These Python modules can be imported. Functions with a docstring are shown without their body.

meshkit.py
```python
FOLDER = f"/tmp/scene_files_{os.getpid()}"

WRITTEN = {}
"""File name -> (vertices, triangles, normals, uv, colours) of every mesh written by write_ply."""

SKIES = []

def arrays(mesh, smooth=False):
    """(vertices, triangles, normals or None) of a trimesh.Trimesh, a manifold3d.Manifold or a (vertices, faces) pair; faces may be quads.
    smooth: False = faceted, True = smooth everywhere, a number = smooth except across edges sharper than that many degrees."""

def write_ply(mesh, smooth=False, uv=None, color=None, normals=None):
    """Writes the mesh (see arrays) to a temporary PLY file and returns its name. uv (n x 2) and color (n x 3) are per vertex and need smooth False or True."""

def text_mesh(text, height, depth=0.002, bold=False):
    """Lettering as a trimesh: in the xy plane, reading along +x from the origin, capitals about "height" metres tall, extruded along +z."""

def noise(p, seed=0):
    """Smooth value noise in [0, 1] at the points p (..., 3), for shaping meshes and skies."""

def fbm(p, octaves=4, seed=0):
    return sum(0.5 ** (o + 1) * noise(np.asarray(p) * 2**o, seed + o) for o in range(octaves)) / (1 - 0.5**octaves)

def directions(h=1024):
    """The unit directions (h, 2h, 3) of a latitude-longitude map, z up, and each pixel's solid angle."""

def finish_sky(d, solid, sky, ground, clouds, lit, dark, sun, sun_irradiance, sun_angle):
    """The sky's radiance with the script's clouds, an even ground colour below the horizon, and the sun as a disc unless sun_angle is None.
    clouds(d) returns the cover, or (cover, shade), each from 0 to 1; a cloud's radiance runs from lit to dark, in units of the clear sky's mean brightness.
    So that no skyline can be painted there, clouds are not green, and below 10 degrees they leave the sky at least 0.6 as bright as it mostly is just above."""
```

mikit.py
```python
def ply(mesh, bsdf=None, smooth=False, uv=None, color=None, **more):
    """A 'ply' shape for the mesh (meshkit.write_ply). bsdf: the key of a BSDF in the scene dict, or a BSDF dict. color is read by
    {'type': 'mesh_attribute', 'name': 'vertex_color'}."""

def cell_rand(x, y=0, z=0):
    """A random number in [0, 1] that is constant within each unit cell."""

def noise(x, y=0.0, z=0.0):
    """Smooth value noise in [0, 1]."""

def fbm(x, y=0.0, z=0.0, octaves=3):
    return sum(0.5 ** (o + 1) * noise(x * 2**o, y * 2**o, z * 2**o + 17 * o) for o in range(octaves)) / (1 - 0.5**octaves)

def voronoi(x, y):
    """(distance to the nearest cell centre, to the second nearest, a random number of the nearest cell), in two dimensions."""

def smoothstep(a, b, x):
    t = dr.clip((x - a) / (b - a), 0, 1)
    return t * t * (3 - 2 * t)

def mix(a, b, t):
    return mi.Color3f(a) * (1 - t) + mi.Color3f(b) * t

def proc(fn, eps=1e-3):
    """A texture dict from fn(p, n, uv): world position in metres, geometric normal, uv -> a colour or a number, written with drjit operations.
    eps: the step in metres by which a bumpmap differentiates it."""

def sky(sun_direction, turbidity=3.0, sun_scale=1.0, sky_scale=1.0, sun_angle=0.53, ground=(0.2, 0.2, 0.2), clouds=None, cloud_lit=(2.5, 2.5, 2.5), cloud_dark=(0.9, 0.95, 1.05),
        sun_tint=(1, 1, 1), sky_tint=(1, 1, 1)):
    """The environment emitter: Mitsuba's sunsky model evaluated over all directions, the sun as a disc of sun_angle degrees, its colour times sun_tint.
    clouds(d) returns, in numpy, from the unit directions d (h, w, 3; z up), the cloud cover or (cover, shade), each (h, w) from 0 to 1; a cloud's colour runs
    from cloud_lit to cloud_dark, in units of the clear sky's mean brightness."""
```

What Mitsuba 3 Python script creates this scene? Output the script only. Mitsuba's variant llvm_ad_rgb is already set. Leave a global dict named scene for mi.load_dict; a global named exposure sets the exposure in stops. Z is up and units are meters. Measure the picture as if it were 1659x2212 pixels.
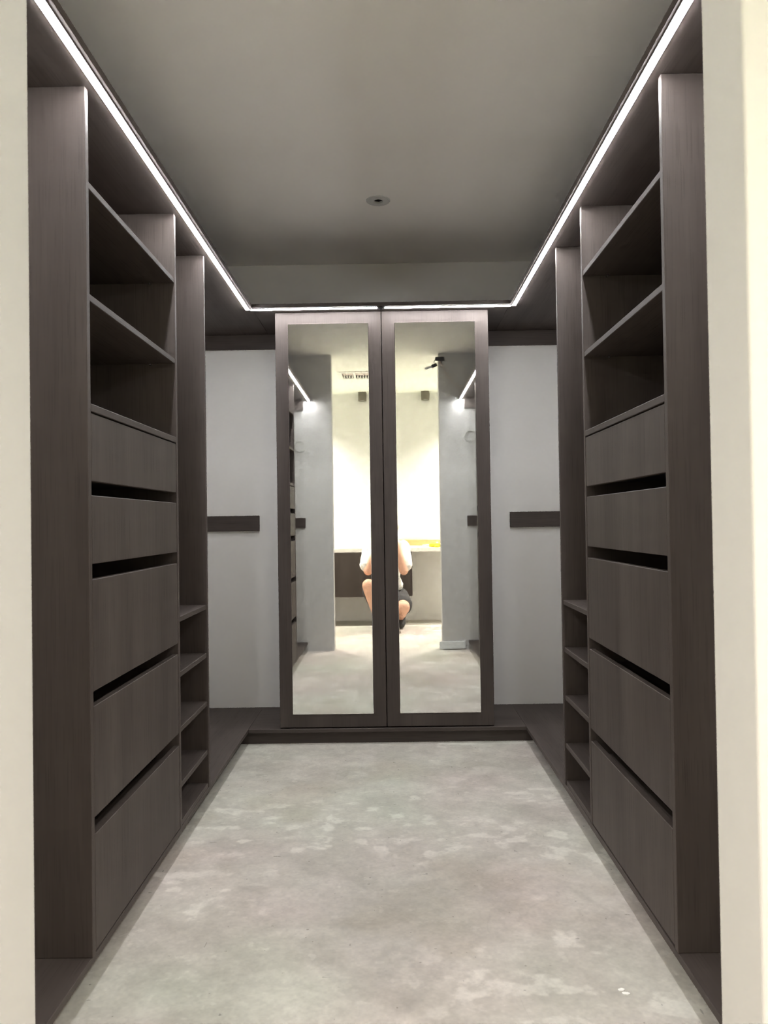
import math, random
import numpy as np, trimesh, manifold3d as m3
import drjit as dr
import mitsuba as mi
import mikit, meshkit
from mikit import fbm, noise, smoothstep, mix, cell_rand

random.seed(7); np.random.seed(7)
scene, labels = {'type': 'scene'}, {}
T = mi.ScalarTransform4f

# ------------------------------------------------------------------ camera
F_PX, ROLL, PITCH, YAW, EYE = 1661.0, 0.01464154, 0.01327871, -0.00749372, 1.00223823
def _axes():
    cy, sy, cp, sp, cr, sr = (f(a) for a in (YAW, PITCH, ROLL) for f in (math.cos, math.sin))
    Ry = np.array([[cy, -sy, 0], [sy, cy, 0], [0, 0, 1]])
    Rp = np.array([[1, 0, 0], [0, cp, sp], [0, -sp, cp]])
    Rr = np.array([[cr, 0, -sr], [0, 1, 0], [sr, 0, cr]])
    return Rr @ Rp @ Ry
AX = _axes()
scene['camera'] = {'type': 'thinlens', 'fov': math.degrees(2 * math.atan(829.5 / F_PX)), 'fov_axis': 'x',
                   'aperture_radius': 0.0011, 'focus_distance': 3.2, 'near_clip': 0.01, 'far_clip': 100.0,
                   'to_world': T().look_at(origin=[0, 0, EYE], target=[float(AX[1][0]), float(AX[1][1]), EYE + float(AX[1][2])],
                                           up=[float(a) for a in AX[2]])}
exposure = 1.45
LED_RADIANCE = [51.5, 52.0, 53.0]
SPOT_INTENSITY = [5.0, 4.66, 4.25]       # the bathroom's ceiling downlights, left and right of the doorway

# ------------------------------------------------------------------ the room's planes (metres; x right, y away from the camera, z up)
XWL, XWR = -1.205, 1.155          # wardrobe side walls
E0, E1 = 0.8485, 0.9575           # entry wall, bathroom face and wardrobe face
EL, ER = -0.447, 0.3986           # doorway jambs
YB, YW = 3.917, -0.87             # back walls of wardrobe and bathroom
XBL, XBR = -1.9, 1.75             # bathroom side walls
ZC = 2.325
ZS, ZT = 1.968, 1.985             # top shelf, underside and top
XL, XR = -0.6545, 0.6025          # cabinet fronts
SL, SR, SF = -0.605, 0.551, 3.42  # front edges of the top shelf
HB, BT = 0.0706, 0.017            # plinth board, top and thickness
DY = 3.5                          # wardrobe doors

# ------------------------------------------------------------------ materials
def rgb(*c): return {'type': 'rgb', 'value': list(c)}
def wood(along, k=1.0):
    def fn(p, n, uv):
        q = {'z': (p.x + 0.31 * p.y, p.y - 0.27 * p.x, p.z), 'y': (p.x, p.z, p.y), 'x': (p.y, p.z, p.x)}[along]
        a, b, c = q
        wave = 0.02 * noise(c * 1.3, a * 5, b * 5)
        fine = fbm((a + wave) * 170, (b + wave) * 170, c * 5.0, octaves=3)
        broad = fbm((a + wave * 2) * 12, (b + wave * 2) * 12, c * 1.5, octaves=4)
        pores = smoothstep(0.62, 0.8, noise((a + wave) * 420, (b + wave) * 420, c * 11))
        t = 0.58 + 0.30 * (fine - 0.5) + 0.95 * (broad - 0.5)
        col = mix((0.033, 0.0245, 0.0222), (0.076, 0.0625, 0.0558), dr.clip(t, 0, 1))
        return col * (1 - 0.13 * pores) * k
    return {'type': 'principled', 'base_color': mikit.proc(fn), 'roughness': 0.55, 'specular': 0.2}
def concrete(p, n, uv):
    x, y = p.x, p.y
    wx, wy = 0.30 * (fbm(x * 3.1, y * 3.1, 3.1) - 0.5), 0.30 * (fbm(x * 3.1 + 50, y * 3.1, 8.1) - 0.5)
    broad = fbm(x * 1.9 + wx, y * 1.9 + wy, 9.0, octaves=3)
    mid = fbm((x + wx * .3) * 13.0, (y + wy * .3) * 14.0, 4.0, octaves=6)
    cloud = smoothstep(0.47, 0.68, fbm((x + wx * .35) * 8.0 + 5, (y + wy * .35) * 10.0, 2.0, octaves=7))
    wisp = smoothstep(0.56, 0.72, fbm((x + wx * .4) * 15 + 40, (y + wy * .4) * 20, 7.0, octaves=6)) * smoothstep(0.44, 0.60, broad)
    fleck = smoothstep(0.70, 0.80, fbm(x * 26 + 9, y * 34, 6.0, octaves=4))
    stain = smoothstep(0.55, 0.75, fbm(x * 3.1 + 11, y * 3.6 + 4, 1.0, octaves=4))
    speck = fbm(x * 45, y * 50, 12.0, octaves=3)
    ridge = dr.abs(fbm(x * 2.2 + 3, y * 0.9 + wy, 6.0, octaves=3) - 0.5)
    scratch = smoothstep(0.0022, 0.0004, ridge) * smoothstep(0.5, 0.62, noise(x * 3 + 8, y * 4, 2.0))
    grit = fbm(x * 130, y * 130, 1.0, octaves=2)
    pits = smoothstep(0.965, 0.985, noise(x * 55, y * 55, 3.0))
    col = mix((0.365, 0.345, 0.315), (0.500, 0.475, 0.440), dr.clip(0.5 + 1.1 * (mid - 0.5) + 1.0 * (broad - 0.5), 0, 1))
    col = mix(col, (0.560, 0.540, 0.505), 0.30 * cloud)
    col = mix(col, (0.68, 0.66, 0.62), 0.50 * wisp)
    col = mix(col, (0.72, 0.70, 0.66), 0.16 * fleck)
    col = mix(col, (0.365, 0.325, 0.265), 0.35 * stain)
    tint = fbm(x * 3.0 + 70, y * 3.0, 5.0) - 0.5
    col = col * (1 + mi.Color3f(0.10, -0.07, 0.03) * tint)
    return col * mi.Color3f(1.0, 0.98, 0.945) * (0.88 + 0.14 * grit) * (0.93 + 0.14 * speck) * (1 - 0.35 * pits) * (1 - 0.05 * scratch)
def paint(c, amp=0.03):
    def fn(p, n, uv):
        return mi.Color3f(*c) * (1 - amp + 2 * amp * fbm(p.x * 3 + p.z, p.y * 3, p.z * 3))
    return fn
def two(b): return {'type': 'twosided', 'bsdf': b}
def diffuse(*c): return two({'type': 'diffuse', 'reflectance': rgb(*c)})
def prin(c, rough=0.5, **k): return two({'type': 'principled', 'base_color': rgb(*c), 'roughness': rough, **k})
MATS = {
    'wood_upright': two(wood('z')), 'wood_lengthwise': two(wood('y')), 'wood_crosswise': two(wood('x')),
    'concrete': two({'type': 'principled', 'base_color': mikit.proc(concrete), 'roughness': 0.62, 'specular': 0.35}),
    'wall_paint': two({'type': 'diffuse', 'reflectance': mikit.proc(paint((0.70, 0.685, 0.665), 0.012))}),
    'jamb_paint': two({'type': 'diffuse', 'reflectance': mikit.proc(paint((0.535, 0.525, 0.507), 0.012))}),
    'bath_paint': two({'type': 'diffuse', 'reflectance': mikit.proc(paint((0.76, 0.75, 0.735), 0.012))}),
    'ceiling_paint': two({'type': 'diffuse', 'reflectance': mikit.proc(paint((0.92, 0.895, 0.86), 0.012))}),
    'mirror_glass': two({'type': 'conductor', 'material': 'none', 'specular_reflectance': rgb(0.90, 0.908, 0.88)}),
    'led_body': diffuse(0.8, 0.8, 0.8),
    'aluminium': two({'type': 'roughconductor', 'material': 'Al', 'alpha': 0.25}),
    'steel': two({'type': 'roughconductor', 'material': 'none', 'alpha': 0.2, 'specular_reflectance': rgb(0.6, 0.6, 0.6)}),
    'black_plastic': prin((0.015, 0.015, 0.017), 0.4),
    'white_plastic': prin((0.74, 0.73, 0.70), 0.4),
    'trim_plastic': prin((0.55, 0.55, 0.54), 0.4),
    'pink_plate': prin((0.50, 0.42, 0.40), 0.6),
    'dark_hollow': diffuse(0.02, 0.02, 0.02),
    'bronze_metal': prin((0.15, 0.135, 0.11), 0.45, metallic=0.3),
    'drawer_metal': prin((0.055, 0.056, 0.058), 0.5),
    'grey_cable': prin((0.42, 0.42, 0.38), 0.5), 'brown_cable': prin((0.42, 0.30, 0.22), 0.5),
    'skirting_paint': diffuse(0.72, 0.74, 0.73),
    'counter_stone': prin((0.82, 0.80, 0.74), 0.35), 'green_film': prin((0.60, 0.80, 0.52), 0.3),
    'raw_timber': two({'type': 'diffuse', 'reflectance': mikit.proc(lambda p, n, uv: mix((0.46, 0.29, 0.13), (0.62, 0.43, 0.22), fbm(p.x * 5, p.y * 90, p.z * 90)))}),
    'white_board': diffuse(0.86, 0.85, 0.80), 'yellow_plastic': prin((0.80, 0.48, 0.03), 0.4),
    'skin': two({'type': 'principled', 'base_color': mikit.proc(lambda p, n, uv: mix((0.56, 0.30, 0.20), (0.70, 0.42, 0.30), fbm(p.x * 14, p.y * 14, p.z * 14))), 'roughness': 0.5, 'specular': 0.35}),
    'lip_skin': prin((0.45, 0.18, 0.15), 0.45),
    'hair': two({'type': 'principled', 'base_color': mikit.proc(lambda p, n, uv: mix((0.03, 0.02, 0.014), (0.10, 0.07, 0.045), fbm(p.x * 260, p.y * 60, p.z * 60))), 'roughness': 0.5}),
    'white_cotton': prin((0.70, 0.69, 0.655), 0.9), 'dark_cotton': prin((0.045, 0.043, 0.045), 0.9),
    'shoe_black': prin((0.03, 0.03, 0.032), 0.6), 'shoe_sole': prin((0.6, 0.6, 0.58), 0.7),
    'eye_white': prin((0.8, 0.78, 0.75), 0.2), 'phone_black': prin((0.012, 0.012, 0.014), 0.2),
}
scene.update(MATS)

# ------------------------------------------------------------------ helpers
def numbered(key):
    if key not in scene and key not in labels and not any(k.startswith(key + '__') for k in scene): return key
    n = 1
    while f'{key}_{n:03d}' in scene or f'{key}_{n:03d}' in labels or any(k.startswith(f'{key}_{n:03d}__') for k in scene): n += 1
    return f'{key}_{n:03d}'
def obj(name, mesh, m, parent=None, smooth=False, label=None, emit=None):
    key = numbered((parent + '__' if parent else '') + name)
    scene[key] = mikit.ply(mesh, m, smooth)
    if emit: scene[key]['emitter'] = {'type': 'area', 'radiance': rgb(*emit)}
    if label and parent: labels[key] = {'label': label}
    return key
def thing(name, label, cat, group=None):
    key = numbered(name); labels[key] = {'label': label, 'category': cat}
    if group: labels[key]['group'] = group
    return key
def tag(key, label, cat, group=None):
    labels[key] = {'label': label, 'category': cat}
    if group: labels[key]['group'] = group
    return key
def struct(name, mesh, m, label, smooth=False):
    k = obj(name, mesh, m, None, smooth); labels[k] = {'label': label, 'kind': 'structure'}; return k
def man(mesh): return m3.Manifold(m3.Mesh(np.asarray(mesh.vertices, np.float32), np.asarray(mesh.faces, np.uint32)))
def tri(m):
    q = m.to_mesh(); return trimesh.Trimesh(q.vert_properties[:, :3], q.tri_verts, process=False)
def box(x0, x1, y0, y1, z0, z1, b=0.0012):
    x0, x1 = sorted((x0, x1)); y0, y1 = sorted((y0, y1)); z0, z1 = sorted((z0, z1))
    b = min(b, (x1 - x0) / 3, (y1 - y0) / 3, (z1 - z0) / 3)
    if b <= 0: return trimesh.creation.box(bounds=[[x0, y0, z0], [x1, y1, z1]])
    pts = []
    for sx in (0, 1):
        for sy in (0, 1):
            for sz in (0, 1):
                c = np.array([(x0, x1)[sx], (y0, y1)[sy], (z0, z1)[sz]], float)
                s = np.array([1 - 2 * sx, 1 - 2 * sy, 1 - 2 * sz]) * b
                for k in range(3):
                    d = s.copy(); d[k] = 0; pts.append(c + d)
    return trimesh.convex.convex_hull(np.array(pts))
def cat(*ms): return trimesh.util.concatenate(list(ms))
def lathe(profile, centre, n=40):
    m = trimesh.creation.revolve(np.array(profile, float), sections=n); m.apply_translation(centre); m.fix_normals(); return m
def tube(pts, r, n=8, closed_ends=True):
    pts = np.asarray(pts, float); rings = []
    t = np.gradient(pts, axis=0); t /= np.linalg.norm(t, axis=1, keepdims=True) + 1e-12
    up = np.array([0.13, 0.31, 0.94]); u = np.cross(t[0], up); u /= np.linalg.norm(u)
    for i, p in enumerate(pts):
        u = u - t[i] * (u @ t[i]); u /= np.linalg.norm(u); v = np.cross(t[i], u)
        a = np.arange(n) * 2 * math.pi / n
        rings.append(p + r * (np.cos(a)[:, None] * u + np.sin(a)[:, None] * v))
    V = np.vstack(rings + [pts[:1], pts[-1:]]); F = []
    for i in range(len(pts) - 1):
        for k in range(n):
            a, b = i * n + k, i * n + (k + 1) % n
            F += [[a, b, b + n], [a, b + n, a + n]]
    c0, c1 = len(V) - 2, len(V) - 1; e = (len(pts) - 1) * n
    for k in range(n):
        F += [[c0, (k + 1) % n, k], [c1, e + k, e + (k + 1) % n]]
    m = trimesh.Trimesh(V, F, process=False); m.fix_normals(); return m
def spline(ctrl, n=60):
    from scipy.interpolate import CubicSpline
    c = np.asarray(ctrl, float); s = np.r_[0, np.cumsum(np.linalg.norm(np.diff(c, axis=0), axis=1))]
    return CubicSpline(s, c)(np.linspace(0, s[-1], n))

# ------------------------------------------------------------------ the room shell
struct('floor', trimesh.creation.box(bounds=[[XBL - .1, YW - .1, -.06], [XBR + .1, YB + .1, 0]]), 'concrete', 'bare mottled grey concrete floor')
DLX, DLY = -0.0286, 3.1434
ceil = man(trimesh.creation.box(bounds=[[XBL - .1, YW - .1, ZC], [XBR + .1, YB + .1, ZC + .12]]))
ceil = ceil - m3.Manifold.cylinder(0.07, 0.024, circular_segments=40).translate([DLX, DLY, ZC - 0.005])
VX0, VX1, VY0, VY1 = -0.442, 0.055, -0.055, 0.285
ceil = ceil - m3.Manifold.cube([VX1 - VX0 - .06, VY1 - VY0 - .06, 0.09]).translate([VX0 + .03, VY0 + .03, ZC - 0.01])
struct('ceiling', tri(ceil), 'ceiling_paint', 'plain grey painted ceiling above the wardrobe')
def wall(x0, x1, y0, y1, z1=ZC): return trimesh.creation.box(bounds=[[x0, y0, 0], [x1, y1, z1]])
struct('wall_left', wall(XWL - .1, XWL, E1, YB), 'wall_paint', 'white wall behind the left cabinets')
struct('wall_right', wall(XWR, XWR + .1, E1, YB), 'wall_paint', 'white wall behind the right cabinets')
struct('wall_back', wall(XWL - .1, XWR + .1, YB, YB + .1), 'wall_paint', 'pale wall behind the mirrored doors')
def jamb_wall(x0, x1, rounded):
    pts = [(x0, E0), (x1, E0), (x1, E1), (x0, E1)]
    from shapely.geometry import Polygon
    p = Polygon(pts).buffer(-0.004, join_style=2).buffer(0.004, quad_segs=6)
    return trimesh.creation.extrude_polygon(p, ZC, engine='earcut')
struct('wall_entry_left', jamb_wall(XBL, EL, 1), 'jamb_paint', 'cream plastered wall end left of the doorway', 30)
struct('wall_entry_right', jamb_wall(ER, XBR, 0), 'jamb_paint', 'cream plastered wall end right of the doorway', 30)
struct('wall_bathroom_back', wall(XBL - .1, XBR + .1, YW - .1, YW), 'bath_paint', 'cream bathroom wall seen in the mirrors')
struct('wall_bathroom_left', wall(XBL - .1, XBL, YW, E0), 'bath_paint', 'cream bathroom side wall, left')
struct('wall_bathroom_right', wall(XBR, XBR + .1, YW, E0), 'bath_paint', 'cream bathroom side wall, right')
sk = box(0.374, 0.579, E1 + .001, E1 + .017, 0.0, 0.061, 0.003)
sk.apply_transform(trimesh.transformations.rotation_matrix(-0.018, [0, 1, 0], [0.374, E1, 0])); sk.apply_translation([0, 0, 0.003])
struct('baseboard_right', sk, 'skirting_paint', 'short white skirting piece at the doorway foot, seen in the right mirror')

# ------------------------------------------------------------------ plinth: U-shaped low platform
t = thing('plinth', 'dark wood U-shaped low plinth running along the floor under all the cabinets', 'plinth')
obj('board', box(XWL, -0.657, E1, YB, HB - BT, HB), 'wood_lengthwise', t)
obj('board', box(0.603, XWR, E1, YB, HB - BT, HB), 'wood_lengthwise', t)
obj('board', box(-0.6565, 0.6025, 3.492, YB, HB - BT, HB), 'wood_crosswise', t)
obj('kick_board', box(-0.715, -0.700, E1, YB, 0, HB - BT), 'wood_lengthwise', t)
obj('kick_board', box(0.645, 0.660, E1, YB, 0, HB - BT), 'wood_lengthwise', t)
obj('kick_board', box(-0.700, 0.645, 3.517, 3.532, 0, HB - BT), 'wood_crosswise', t)

# ------------------------------------------------------------------ top shelf: U-shaped, over all cabinets
t = thing('top_shelf', 'dark wood U-shaped shelf running above all the cabinets, lit along its edge', 'shelf')
obj('board', box(XWL, SL, E1, YB, ZS, ZT), 'wood_lengthwise', t)
obj('board', box(SR, XWR, E1, YB, ZS, ZT), 'wood_lengthwise', t)
obj('board', box(SL + .0004, SR - .0004, SF, YB, ZS, ZT), 'wood_crosswise', t)

# ------------------------------------------------------------------ LED strips under the edge of the top shelf
def led(x0, x1, y0, y1, along, label):
    k = thing('led_strip', label, 'light', 'white light strips under the top shelf')
    d = 0.0065
    df = box(x0, x1, y0, y1, ZS - d, ZS - 0.0005, 0.002)
    df.update_faces(df.face_normals[:, 2] < 0.5); df.remove_unreferenced_vertices()
    obj('diffuser', df, 'led_body', k, emit=LED_RADIANCE, label='glowing white diffuser')
    w = 0.0022
    if along == 'y':
        ch = cat(box(x0 - w, x0 - .0002, y0, y1, ZS - .0028, ZS, .0004), box(x1 + .0002, x1 + w, y0, y1, ZS - .0028, ZS, .0004))
        c0, c1 = box(x0 - w, x1 + w, y0 - .005, y0 - .0002, ZS - d, ZS), box(x0 - w, x1 + w, y1 + .0002, y1 + .005, ZS - d, ZS)
    else:
        ch = cat(box(x0, x1, y0 - w, y0 - .0002, ZS - .0028, ZS, .0004), box(x0, x1, y1 + .0002, y1 + w, ZS - .0028, ZS, .0004))
        c0, c1 = box(x0 - .005, x0 - .0002, y0 - w, y1 + w, ZS - d, ZS), box(x1 + .0002, x1 + .005, y0 - w, y1 + w, ZS - d, ZS)
    obj('channel', ch, 'aluminium', k); obj('end_cap', c0, 'trim_plastic', k); obj('end_cap', c1, 'trim_plastic', k)
    return k
LX0, LX1, RX0, RX1, LY0, LY1 = -0.6340, -0.6180, 0.5620, 0.5780, 3.433, 3.446
led(LX0, LX1, E1 + .012, LY1 - .012, 'y', 'long glowing white light strip under the left arm of the top shelf')
led(RX0, RX1, E1 + .012, LY1 - .012, 'y', 'long glowing white light strip under the right arm of the top shelf')
DM = -0.0264
led(LX1 + .007, DM - .017, LY0, LY1, 'x', 'short glowing white light strip above the left mirrored door')
led(DM + .017, RX0 - .007, LY0, LY1, 'x', 'short glowing white light strip above the right mirrored door')
k = obj('strip_joiner', box(DM - .0105, DM + .0105, LY0 - .004, LY1 + .006, ZS - .011, ZS, .003), 'black_plastic')
tag(k, 'small black joiner between the two light strips above the mirrored doors', 'joiner')

# ------------------------------------------------------------------ drawer towers
def tower(side, label):
    s = -1 if side == 'left' else 1
    xf, xw = (XL, XWL) if s < 0 else (XR, XWR)
    y0, y1, y2, y3 = (1.667, 1.6845, 2.362, 2.379) if s < 0 else (1.662, 1.6795, 2.361, 2.378)
    k = thing('drawer_tower', label, 'cabinet', 'drawer towers')
    e = 0.0008
    X = lambda d: xf + s * d                       # a depth behind the front
    obj('side_panel', box(xf, xw, y0, y1, HB, ZS - .0005), 'wood_upright', k)
    obj('side_panel', box(xf, xw, y2, y3, HB, ZS - .0005), 'wood_upright', k)
    obj('back_panel', box(X(.525), X(.533), y1 + e, y2 - e, HB, ZS - .001), 'wood_upright', k)
    for z in (1.766, 1.5165):
        sh = obj('shelf', box(X(.0015), X(.52), y1 + e, y2 - e, z - .016, z), 'wood_lengthwise', k)
        for yy in (y1 + .004, y2 - .008):
            for d in (.075, .45):
                pin = trimesh.creation.cylinder(0.0028, 0.011, sections=10, transform=trimesh.transformations.rotation_matrix(math.pi / 2, [1, 0, 0]))
                pin.apply_translation([X(d), yy + .002, z - .0192]); obj('shelf_pin', pin, 'steel', sh, 30)
    obj('counter_board', box(xf, X(.52), y1 + e, y2 - e, 1.2565, 1.2735), 'wood_lengthwise', k)
    fronts = [(1.1025, 1.2525), (0.9195, 1.071), (0.6395, 0.8855), (0.3645, 0.6075), (0.0755, 0.3280)]
    for i, (a, b) in enumerate(fronts):
        d = obj('drawer', box(X(.001), X(.018), y1 + .0028, y2 - .0028, a, b, .0014), 'wood_upright', k)
        top = (b - .075) if i else b - .035
        g, w = 0.012, 0.013
        bx = cat(box(X(.0185), X(.48), y1 + g, y1 + g + w, a + .012, top, 0), box(X(.0185), X(.48), y2 - g - w, y2 - g, a + .012, top, 0),
                 box(X(.467), X(.48), y1 + g + w, y2 - g - w, a + .012, top, 0), box(X(.0185), X(.467), y1 + g + w, y2 - g - w, a + .012, a + .022, 0))
        obj('drawer_box', bx, 'drawer_metal', d)
        if i:
            obj('divider', box(X(.020), X(.52), y1 + e, y2 - e, b - .057, b - .041), 'wood_lengthwise', k)
    return k
tower('left', 'dark wood tower of five drawers under two open shelves, along the left wall')
tower('right', 'dark wood tower of five drawers under two open shelves, along the right wall')

# ------------------------------------------------------------------ shoe shelf units beside the towers
def shoe_unit(side, label):
    s = -1 if side == 'left' else 1
    xf, xw = (XL, XWL) if s < 0 else (XR, XWR)
    y0, y1, y2 = (2.3795, 2.736, 2.752) if s < 0 else (2.3785, 2.715, 2.731)
    k = thing('shoe_rack', label, 'shelf unit', 'low open shelf units beside the drawer towers')
    obj('end_panel', box(xf, xw, y1, y2, HB, ZS - .0005), 'wood_upright', k)
    for z in ((0.7175, 0.5465, 0.3755, 0.2040) if s < 0 else (0.7195, 0.5535, 0.3865, 0.2180)):
        obj('shelf', box(xf + s * .004, xw, y0, y1 - .0008, z - .0165, z), 'wood_lengthwise', k)
    obj('back_panel', box(xw - s * .0005, xw - s * .009, y0, y1 - .001, HB, ZS - .001), 'wood_upright', k)
    obj('base_panel', box(xf + s * .004, xw - s * .0095, y0, y1 - .0008, HB + .0003, HB + .0163), 'wood_lengthwise', k)
shoe_unit('left', 'narrow dark wood unit of low open shelves beyond the left drawer tower')
shoe_unit('right', 'narrow dark wood unit of low open shelves beyond the right drawer tower')

# ------------------------------------------------------------------ wardrobe with two mirrored doors
t = thing('wardrobe', 'tall dark wood wardrobe with two mirrored doors in the middle of the back wall', 'wardrobe')
DL, DR = -0.512, 0.4606
YBK = YB - .002
obj('side_panel', box(DL + .001, DL + .017, DY + .020, YBK, HB, ZS - .0006), 'wood_upright', t)
obj('side_panel', box(DR - .017, DR - .001, DY + .020, YBK, HB, ZS - .0006), 'wood_upright', t)
obj('back_panel', box(DL + .0175, DR - .0175, YBK - .008, YBK, HB, ZS - .0006), 'wood_upright', t)
for a, b, m0, m1 in ((DL, DM - .0016, -0.4536, -0.0859), (DM + .0016, DR, 0.0336, 0.4008)):
    d = obj('door', box(a, b, DY, DY + .0185, 0.0752, ZS - .0022, .0014), 'wood_upright', t)
    gl = box(m0, m1, DY - .0045, DY - .0002, 0.1348, 1.9128, .0012)
    obj('mirror', gl, 'mirror_glass', d, label='tall mirror glued to the door')

# ------------------------------------------------------------------ rail boards on the back and entry walls
def rail(x0, x1, y0, y1, z0, z1, label, c='board'):
    tag(obj('rail_board', box(x0, x1, y0, y1, z0, z1), 'wood_crosswise'), label, c)
RY0, RY1 = YB - .016, YB
rail(XWL, -0.664, RY0, RY1, 0.9677, 1.0452, 'dark wood rail board at mid height on the back wall left of the mirrored wardrobe')
rail(0.610, XWR, RY0, RY1, 0.9677, 1.0452, 'dark wood rail board at mid height on the back wall, right of the mirrored wardrobe')
rail(XWL, DL, RY0, RY1, 1.893, ZS - .0005, 'dark wood rail board under the top shelf, left of the mirrored wardrobe')
rail(DR, XWR, RY0, RY1, 1.893, ZS - .0005, 'dark wood rail board under the top shelf, right of the mirrored wardrobe')
rail(XWL, -0.662, E1, E1 + .016, 0.9677, 1.0452, 'dark wood rail board at mid height on the entry wall, in the left mirror')
rail(0.606, XWR, E1, E1 + .016, 0.9677, 1.0452, 'dark wood rail board at mid height on the entry wall, in the right mirror')
rail(XWL, -0.668, E1, E1 + .016, 1.890, ZS - .0005, 'dark wood rail board under the top shelf on the entry wall, in the left mirror')
rail(0.598, XWR, E1, E1 + .016, 1.890, ZS - .0005, 'dark wood rail board under the top shelf on the entry wall, in the right mirror')

# ------------------------------------------------------------------ recessed downlight in the wardrobe ceiling
t = thing('downlight', 'small round unlit recessed downlight in the wardrobe ceiling', 'light')
obj('trim_ring', lathe([(0.0185, 0.004), (0.0190, -.004), (0.024, -.0055), (0.046, -.0045), (0.0495, -.0018), (0.0495, 0), (0.0185, 0.004)], [DLX, DLY, ZC]), 'trim_plastic', t, 30)
obj('lamp', lathe([(0.0, 0.030), (0.006, 0.028), (0.012, 0.032), (0.018, 0.024), (0.0183, 0.003), (0.0225, 0.003), (0.0225, 0.040), (0, 0.040)], [DLX, DLY, ZC], 30), 'black_plastic', t, 30)

# ------------------------------------------------------------------ cables on the entry wall
def coil(cx, cz, r, top, label, seed):
    rnd = random.Random(seed); k = thing('cable_coil', label, 'cable')
    pts = []
    for i in range(90):
        a = math.pi / 2 + i / 89 * 2 * math.pi * 2.3
        rr = r * (1 + .05 * math.sin(a * 1.7 + seed) + .02 * (i / 89))
        pts.append((cx + rr * math.cos(a), E1 + .006 + .010 * (i / 89) + .002 * math.sin(3 * a), cz + rr * math.sin(a) * .98))
    obj('loop', tube(pts, .0017), 'grey_cable', k, 40)
    obj('lead', tube(spline([(top[0], E1 - .004, top[1]), (top[0] + .001, E1 + .010, top[1] - .003), (top[0] - .006, E1 + .010, top[1] - .05), (pts[0][0], pts[0][1], pts[0][2])], 24), .0017), 'grey_cable', k, 40)
coil(-0.698, 1.606, 0.042, (-0.706, 1.715), 'loose coil of thin grey cable hanging on the entry wall, in the left mirror', 1)
coil(0.640, 1.668, 0.042, (0.636, 1.742), 'loose coil of thin grey cable hanging on the entry wall, in the right mirror', 2)
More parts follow.
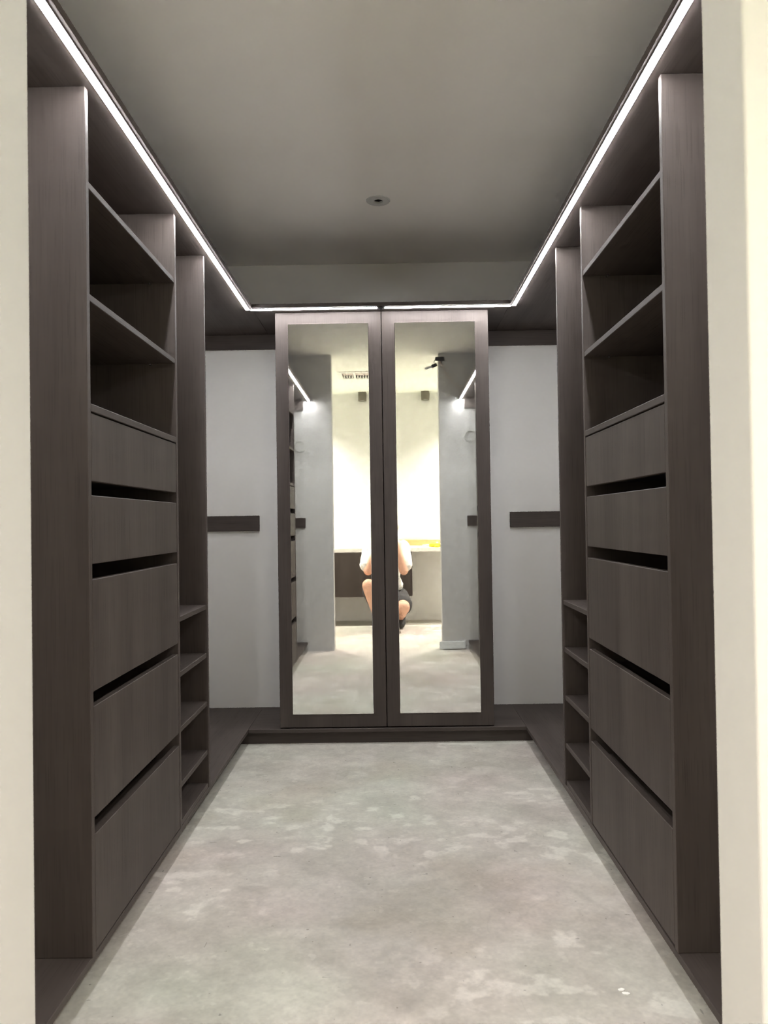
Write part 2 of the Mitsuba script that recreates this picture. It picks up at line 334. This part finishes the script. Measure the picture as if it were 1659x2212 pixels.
t = thing('light_cable', 'brown cable hanging from black connectors at the doorway corner, seen in the right mirror', 'cable')
obj('connector', box(0.3735, 0.444, E1 + .002, E1 + .024, 2.262, 2.291, .004), 'black_plastic', t)
c2 = box(-.040, .022, -.010, .010, -.009, .009, .003); c2.apply_transform(trimesh.transformations.rotation_matrix(-0.30, [0, 1, 0])); c2.apply_translation([0.330, E1 + .012, 2.212])
c3 = box(-.024, .022, -.012, .012, -.012, .012, .004); c3.apply_transform(trimesh.transformations.rotation_matrix(-0.42, [0, 1, 0])); c3.apply_translation([0.366, E1 + .012, 2.226])
obj('clip', c2, 'steel', t); obj('clip_grip', c3, 'black_plastic', t)
obj('link', tube(spline([(0.378, E1 + .013, 2.275), (0.366, E1 + .013, 2.262), (0.368, E1 + .013, 2.236)], 14), .0028), 'grey_cable', t, 40)
obj('cable', tube(spline([(0.392, E1 + .012, 2.268), (0.412, E1 + .014, 2.250), (0.448, E1 + .013, 2.180), (0.495, E1 + .012, 2.105), (0.540, E1 + .012, 2.062), (0.568, E1 + .010, 2.046), (0.578, E1 + .010, 2.020), (0.580, E1 + .012, ZT + .002)], 50), .0026), 'brown_cable', t, 40)

# ------------------------------------------------------------------ bathroom: vanity and what lies on it
VF = -0.47
t = thing('vanity', 'floating dark wood vanity cabinet on the bathroom wall, seen in the mirrors', 'cabinet')
obj('body', box(-1.6, 0.191, VF + .019, YW + .002, 0.285, 0.711), 'wood_upright', t)
obj('end_panel', box(0.1915, 0.209, VF, YW + .002, 0.283, 0.711), 'wood_upright', t)
for a, b in ((-0.3320, 0.1900), (-0.966, -0.3345), (-1.6, -0.9685)):
    obj('door', box(a, b, VF, VF + .018, 0.283, 0.694, .0015), 'wood_upright', t)
t = thing('countertop', 'long white bathroom countertop under green protective film, seen in the mirrors', 'countertop')
obj('slab', box(-1.7, XBR, VF - .012, YW + .002, 0.712, 0.748, .002), 'counter_stone', t)
obj('film', cat(box(-1.7, XBR, VF - .0138, YW + .002, 0.7481, 0.7500, .0005), box(-1.7, XBR, VF - .0138, VF - .0121, 0.730, 0.7480, .0005)), 'green_film', t, label='pale green protective film')
pl = box(0.075, 0.80, -.006, .006, 0, 0.058, .001); pl.apply_transform(trimesh.transformations.rotation_matrix(0.02, [0, 1, 0], [0.5, 0, 0])); pl.apply_translation([0, YW + .05, 0.7575])
tag(obj('timber_plank', pl, 'raw_timber'), 'narrow raw timber plank along the back of the countertop, seen in the right mirror', 'plank')
ob = trimesh.creation.extrude_polygon(__import__('shapely').Polygon([(-0.78, 0), (-0.33, 0), (-0.295, .10), (-0.78, .10)]), .018, engine='earcut'); ob.apply_translation([0, -.60, 0.7502])
tag(obj('board_offcut', ob, 'white_board'), 'flat white board offcut lying on the bathroom countertop, seen in the left mirror', 'board')
t = thing('caulking_gun', 'yellow hand tool with pale nozzle on the bathroom countertop, seen in the right mirror', 'tool')
def xcyl(x0, x1, y, z, r0, r1, n=20):
    m = lathe([(0, 0), (r0, 0), (r1, x1 - x0), (0, x1 - x0)], [0, 0, 0], n); m.apply_transform(trimesh.transformations.rotation_matrix(math.pi / 2, [0, 1, 0])); m.apply_translation([x0, y, z]); return m
obj('barrel', xcyl(0.385, 0.60, -.60, 0.7705, .019, .020), 'yellow_plastic', t, 30)
obj('grip', box(0.43, 0.475, -.592, -.50, 0.7505, 0.772, .006), 'yellow_plastic', t)
obj('nozzle', xcyl(0.315, 0.3846, -.60, 0.7705, .004, .010), 'white_plastic', t, 30)
t = thing('bottle', 'small white bottle with dark band behind the yellow tool, seen in the right mirror', 'bottle')
obj('body', lathe([(0, 0), (.017, 0), (.018, .004), (.018, .030), (.012, .037), (0, .037)], [0.468, -.70, 0.7502]), 'white_plastic', t, 30)
obj('cap', lathe([(0, .0372), (.0105, .0372), (.0105, .048), (0, .048)], [0.468, -.70, 0.7502]), 'white_plastic', t, 30)
obj('band', lathe([(.0181, .010), (.0186, .010), (.0186, .020), (.0181, .020), (.0181, .010)], [0.468, -.70, 0.7502]), 'black_plastic', t, 30)

# ------------------------------------------------------------------ bathroom lamps and vent
def spot(x, label):
    k = thing('spot_lamp', label, 'light', 'cylindrical ceiling spots above the vanity')
    c = [x, YW + .062, ZC]; r = .0425; h = .088
    obj('housing', lathe([(0, 0), (r, 0), (r, -h), (r - .004, -h), (r - .004, -h + .014), (0, -h + .014), (0, 0)], c, 48), 'bronze_metal', k, 30)
    d = trimesh.creation.cylinder(r - .006, .004, sections=32); d.apply_translation([c[0], c[1], ZC - h + .010])
    obj('lens', d, 'led_body', k, 30, label='unlit frosted lens')
spot(-0.262, 'small grey cylindrical ceiling spot above the vanity, seen in the left mirror')
spot(0.378, 'small grey cylindrical ceiling spot above the vanity, seen in the right mirror')
for x, yl, where in ((-1.10, -.16, 'left of the doorway, nearer it'), (1.05, -.16, 'right of the doorway, nearer it'), (-1.10, -.42, 'left of the doorway, above the countertop'), (1.05, -.42, 'right of the doorway, above the countertop')):
    k = thing('ceiling_lamp', 'lit cylindrical bathroom downlight ' + where, 'light', 'bathroom ceiling lamps')
    obj('housing', lathe([(0, 0), (.050, 0), (.050, -.105), (.046, -.105), (.046, -.020), (0, -.020), (0, 0)], [x, yl, ZC], 48), 'bronze_metal', k, 30)
    d = trimesh.creation.cylinder(.0455, .004, sections=36); d.apply_translation([x, yl, ZC - .0905])
    obj('lens', d, 'led_body', k, 30, emit=[30.0, 27.5, 24.0], label='glowing lens')
    scene[k + '__bulb'] = {'type': 'spot', 'intensity': rgb(*SPOT_INTENSITY), 'cutoff_angle': 66.0, 'beam_width': 15.0,
                           'to_world': T().look_at(origin=[x, yl, ZC - .110], target=[x, yl, 0], up=[0, 1, 0])}
t = thing('vent_grille', 'white rectangular air vent grille in the bathroom ceiling, seen in the left mirror', 'vent')
z0, z1 = ZC - .008, ZC
fr = man(box(VX0, VX1, VY0, VY1, z0, z1, .002)) - m3.Manifold.cube([VX1 - VX0 - .07, VY1 - VY0 - .09, .1]).translate([VX0 + .035, VY0 + .045, z0 - .02])
obj('frame', tri(fr), 'white_plastic', t)
XM = -0.298
obj('bar', box(XM - .009, XM + .009, VY0 + .045, VY1 - .045, z0 + .001, z1 + .012, .001), 'white_plastic', t)
obj('bar', box(-0.085, -0.067, VY0 + .045, VY1 - .045, z0 + .001, z1 + .012, .001), 'white_plastic', t)
obj('damper', box(VX0 + .032, VX1 - .032, VY0 + .125, VY1 - .042, z1 + .006, z1 + .010, 0), 'pink_plate', t, label='pinkish plate')
obj('duct', box(VX0 + .031, VX1 - .031, VY0 + .031, VY1 - .031, z1 + .060, z1 + .075, 0), 'dark_hollow', t)
x = VX0 + .050
while x < VX1 - .04:
    if abs(x - XM) > .014 and abs(x + .076) > .014:
        sl = box(-.0045, .0045, VY0 + .044, VY0 + .124, -.012, .012, .001); sl.apply_transform(trimesh.transformations.rotation_matrix(.3, [0, 1, 0])); sl.apply_translation([x, 0, z1 + .008])
        obj('slat', sl, 'white_plastic', t)
    x += .0245

# ------------------------------------------------------------------ paint flakes on the floor
for cx, cy, r, a, lb in ((0.4775, 1.653, .0068, .3, 'pale paint flake on the concrete near the right plinth, the upper of two'), (0.4835, 1.640, .0072, 1.9, 'pale paint flake on the concrete near the right plinth, the lower of two')):
    an = np.linspace(0, 2 * math.pi, 15)[:-1]; rr = r * (1 + .18 * np.sin(2 * an + a) + .10 * np.sin(5 * an + a))
    fl = trimesh.creation.extrude_polygon(__import__('shapely').Polygon(np.c_[cx + rr * np.cos(an), cy + .75 * rr * np.sin(an)]), .0012, engine='earcut')
    tag(obj('paint_flake', fl, 'white_board'), lb, 'flake')

# ------------------------------------------------------------------ the photographer, crouching in the doorway behind the phone
def ball(p, r, n=20):
    return m3.Manifold.sphere(r, n).translate([float(v) for v in p])
def chain(*pr, n=20):
    s = [ball(p, r, n) for p, r in pr]
    return m3.Manifold.batch_boolean([m3.Manifold.batch_hull([a, b]) for a, b in zip(s, s[1:])], m3.OpType.Add) if len(s) > 1 else s[0]
def hull(*pr, n=20): return m3.Manifold.batch_hull([ball(p, r, n) for p, r in pr])
def union(*ms): return m3.Manifold.batch_boolean(list(ms), m3.OpType.Add)
def smooth_mesh(m, length, it=10):
    q = tri(m.refine_to_length(length)); q.merge_vertices(); trimesh.smoothing.filter_taubin(q, 0.5, 0.53, it); return q
HIP, SH, ELB, WR = (-.035, -.285, .27), {}, {}, {}
SH = {-1: (-.190, -.235, .765), 1: (.118, -.235, .765)}
ELB = {-1: (-.205, -.030, .560), 1: (.120, -.030, .558)}
WR = {-1: (-.097, -.052, .815), 1: (.049, -.052, .815)}
HJ = {-1: (-.125, -.28, .29), 1: (.060, -.28, .28)}
KN = {-1: (-.200, .085, .437), 1: (.110, .090, .238)}
AN = {-1: (-.105, -.035, .085), 1: (.090, -.265, .115)}
PX = -.024
HX = -.010
parts = [hull((HIP, .105), ((-.09, -.28, .29), .095), ((.02, -.28, .29), .095)),
         hull(((-.035, -.27, .34), .11), ((-.035, -.26, .52), .105)),
         hull(((-.085, -.25, .66), .095), ((.015, -.25, .66), .095), ((-.035, -.255, .50), .10)),
         hull(((-.085, -.25, .66), .095), ((.015, -.25, .66), .095), ((-.15, -.24, .77), .05), ((.08, -.24, .77), .05)),
         chain(((-.03, -.255, .79), .07), ((-.005, -.235, .875), .054), ((0, -.225, .91), .052)),
         # head
         hull(((HX, -.215, .985), .080), ((HX, -.245, .978), .078), ((HX, -.180, .945), .058)),
         hull(((HX, -.180, .945), .058), ((HX, -.172, .905), .047), ((HX, -.158, .868), .024), ((HX + .035, -.205, .90), .028), ((HX - .035, -.205, .90), .028)),
         hull(((HX, -.122, .962), .008), ((HX, -.114, .928), .011), ((HX + .012, -.120, .924), .008), ((HX - .012, -.120, .924), .008), ((HX, -.128, .935), .014))]
for s in (-1, 1):
    parts += [hull(((HX + s * .078, -.215, .955), .012), ((HX + s * .083, -.228, .965), .013), ((HX + s * .076, -.212, .925), .009)),
              chain((SH[s], .054), (ELB[s], .041)),
              chain((ELB[s], .041), (tuple(np.array(ELB[s]) * .7 + np.array(WR[s]) * .3), .039), (WR[s], .026)),
              chain((HJ[s], .098), (tuple(np.array(HJ[s]) * .5 + np.array(KN[s]) * .5), .078), (KN[s], .058)),
              chain((KN[s], .058), (tuple(np.array(KN[s]) * .68 + np.array(AN[s]) * .32 + np.array([0, -.012, 0])), .055), (AN[s], .036))]
    # hand: palm beside the phone, four fingers round its front, thumb behind
    e = PX + s * .036
    def H(dx, y, z): return (e + s * dx, y, z)
    parts += [hull((WR[s], .024), (H(.018, -.035, .868), .014), (H(.018, -.030, .918), .012), (H(.016, -.046, .850), .016)), ]
    for i, ln in enumerate((.030, .036, .034, .026)):
        z = .922 - i * .0185
        parts.append(chain((H(.018, -.026, z), .0095), (H(.012, .001, z + .001), .0088), (H(-.006, .0062, z + .001), .0082), (H(-ln, .0060, z - .001), .0072), n=14))
    parts.append(chain((H(.014, -.044, .866), .013), (H(.006, -.040, .905), .0105), (H(-.010, -.0225, .930), .0088), n=14))
# feet inside the shoes
parts += [hull((AN[-1], .034), ((-.105, -.055, .035), .03), ((-.118, .115, .028), .026)), hull((AN[1], .034), ((.090, -.315, .095), .03), ((.092, -.225, .034), .024))]
t = thing('person', 'person crouching behind a raised phone, white t-shirt, dark shorts, seen in the mirrors', 'person')
obj('body', smooth_mesh(union(*parts), .0075, 10), 'skin', t, True)
sh = [hull(((-.035, -.275, .37), .128), ((-.035, -.26, .52), .120)),
      hull(((-.09, -.25, .66), .108), ((.02, -.25, .66), .108), ((-.035, -.258, .50), .118)),
      hull(((-.09, -.25, .66), .108), ((.02, -.25, .66), .108), ((-.158, -.238, .768), .060), ((.088, -.238, .768), .060), ((-.03, -.25, .80), .066)),
      # loose front of the shirt falling towards the lap
      hull(((-.035, -.17, .60), .06), ((-.035, -.15, .40), .07), ((.06, -.16, .42), .055), ((-.12, -.17, .46), .05))]
for s in (-1, 1):
    m_ = tuple(np.array(SH[s]) * .22 + np.array(ELB[s]) * .78 + np.array([s * .018, -.004, .006]))
    sh.append(hull((SH[s], .066), (m_, .062)))
q = smooth_mesh(union(*sh), .010, 10)
v = np.array(q.vertices); nrm = np.array(q.vertex_normals)
arm = np.clip((np.abs(v[:, 0] - PX) - .10) / .06, 0, 1)
fold = np.sin((v[:, 2] * 1.0 + v[:, 1] * .9) * 150 + 6 * meshkit.noise(v * 22)) * arm * .0030 + (meshkit.fbm(v * np.array([16, 16, 9]), 3) - .5) * .012
q.vertices = v + nrm * fold[:, None]
obj('shirt', q, 'white_cotton', t, True, label='white t-shirt')
so = [hull((HIP, .122), ((-.10, -.28, .30), .110), ((.03, -.28, .30), .110))]
for s, fr in ((-1, .58), (1, .74)):
    so.append(hull((HJ[s], .112), (tuple(np.array(HJ[s]) * (1 - fr) + np.array(KN[s]) * fr + np.array([s * .004, 0, -.002])), .092)))
q = smooth_mesh(union(*so), .011, 8); v = np.array(q.vertices)
q.vertices = v + np.array(q.vertex_normals) * ((meshkit.fbm(v * 18, 3) - .5) * .010)[:, None]
obj('shorts', q, 'dark_cotton', t, True, label='dark shorts')
cap = union(hull(((HX, -.218, .992), .083), ((HX, -.250, .982), .083), ((HX, -.255, .93), .064)))
cap = cap - m3.Manifold.cube([.4, .2, .125]).translate([-.2, -.170, .87]) - m3.Manifold.cube([.4, .075, .125]).translate([-.2, -.228, .845])
obj('hair', smooth_mesh(cap, .008, 6), 'hair', t, True, label='short dark hair')
for s in (-1, 1):
    obj('eye', trimesh.creation.icosphere(2, .0105), 'eye_white', t, True)
    k = [k for k in scene if k.startswith(t + '__eye') and '__iris' not in k][-1]
    scene[k] = mikit.ply(trimesh.creation.icosphere(2, .0105).apply_translation([HX + s * .030, -.1395, .955]), 'eye_white', True)
    obj('iris', trimesh.creation.icosphere(2, .0055).apply_translation([HX + s * .030, -.1335, .955]), 'black_plastic', k, True)
obj('mouth', tri(hull(((HX - .018, -.127, .897), .004), ((HX, -.1215, .896), .0055), ((HX + .018, -.127, .897), .004), n=12)), 'lip_skin', t, 30)
def shoe(a, heel, toe):
    a, heel, toe = map(np.array, (a, heel, toe))
    up = smooth_mesh(union(hull((a, .044), (heel, .038), (heel * .45 + toe * .55, .042)), hull((heel, .038), (toe, .034), (heel * .3 + toe * .7, .044))), .008, 6)
    return up
s1 = shoe((-.105, -.035, .080), (-.105, -.060, .043), (-.122, .130, .040)); s2 = shoe((.090, -.270, .108), (.090, -.318, .100), (.092, -.222, .040))
obj('shoe', s1, 'shoe_black', t, True); obj('shoe', s2, 'shoe_black', t, True)
t = thing('phone', 'black phone held up by the crouching person in the mirrors', 'phone')
obj('case', box(PX - .0360, PX + .0360, -.0125, -.0045, EYE - .130, EYE + .0165, .0025), 'phone_black', t)
obj('camera_island', box(-.016, .0105, -.0045, -.0028, EYE - .017, EYE + .013, .0006), 'phone_black', t)
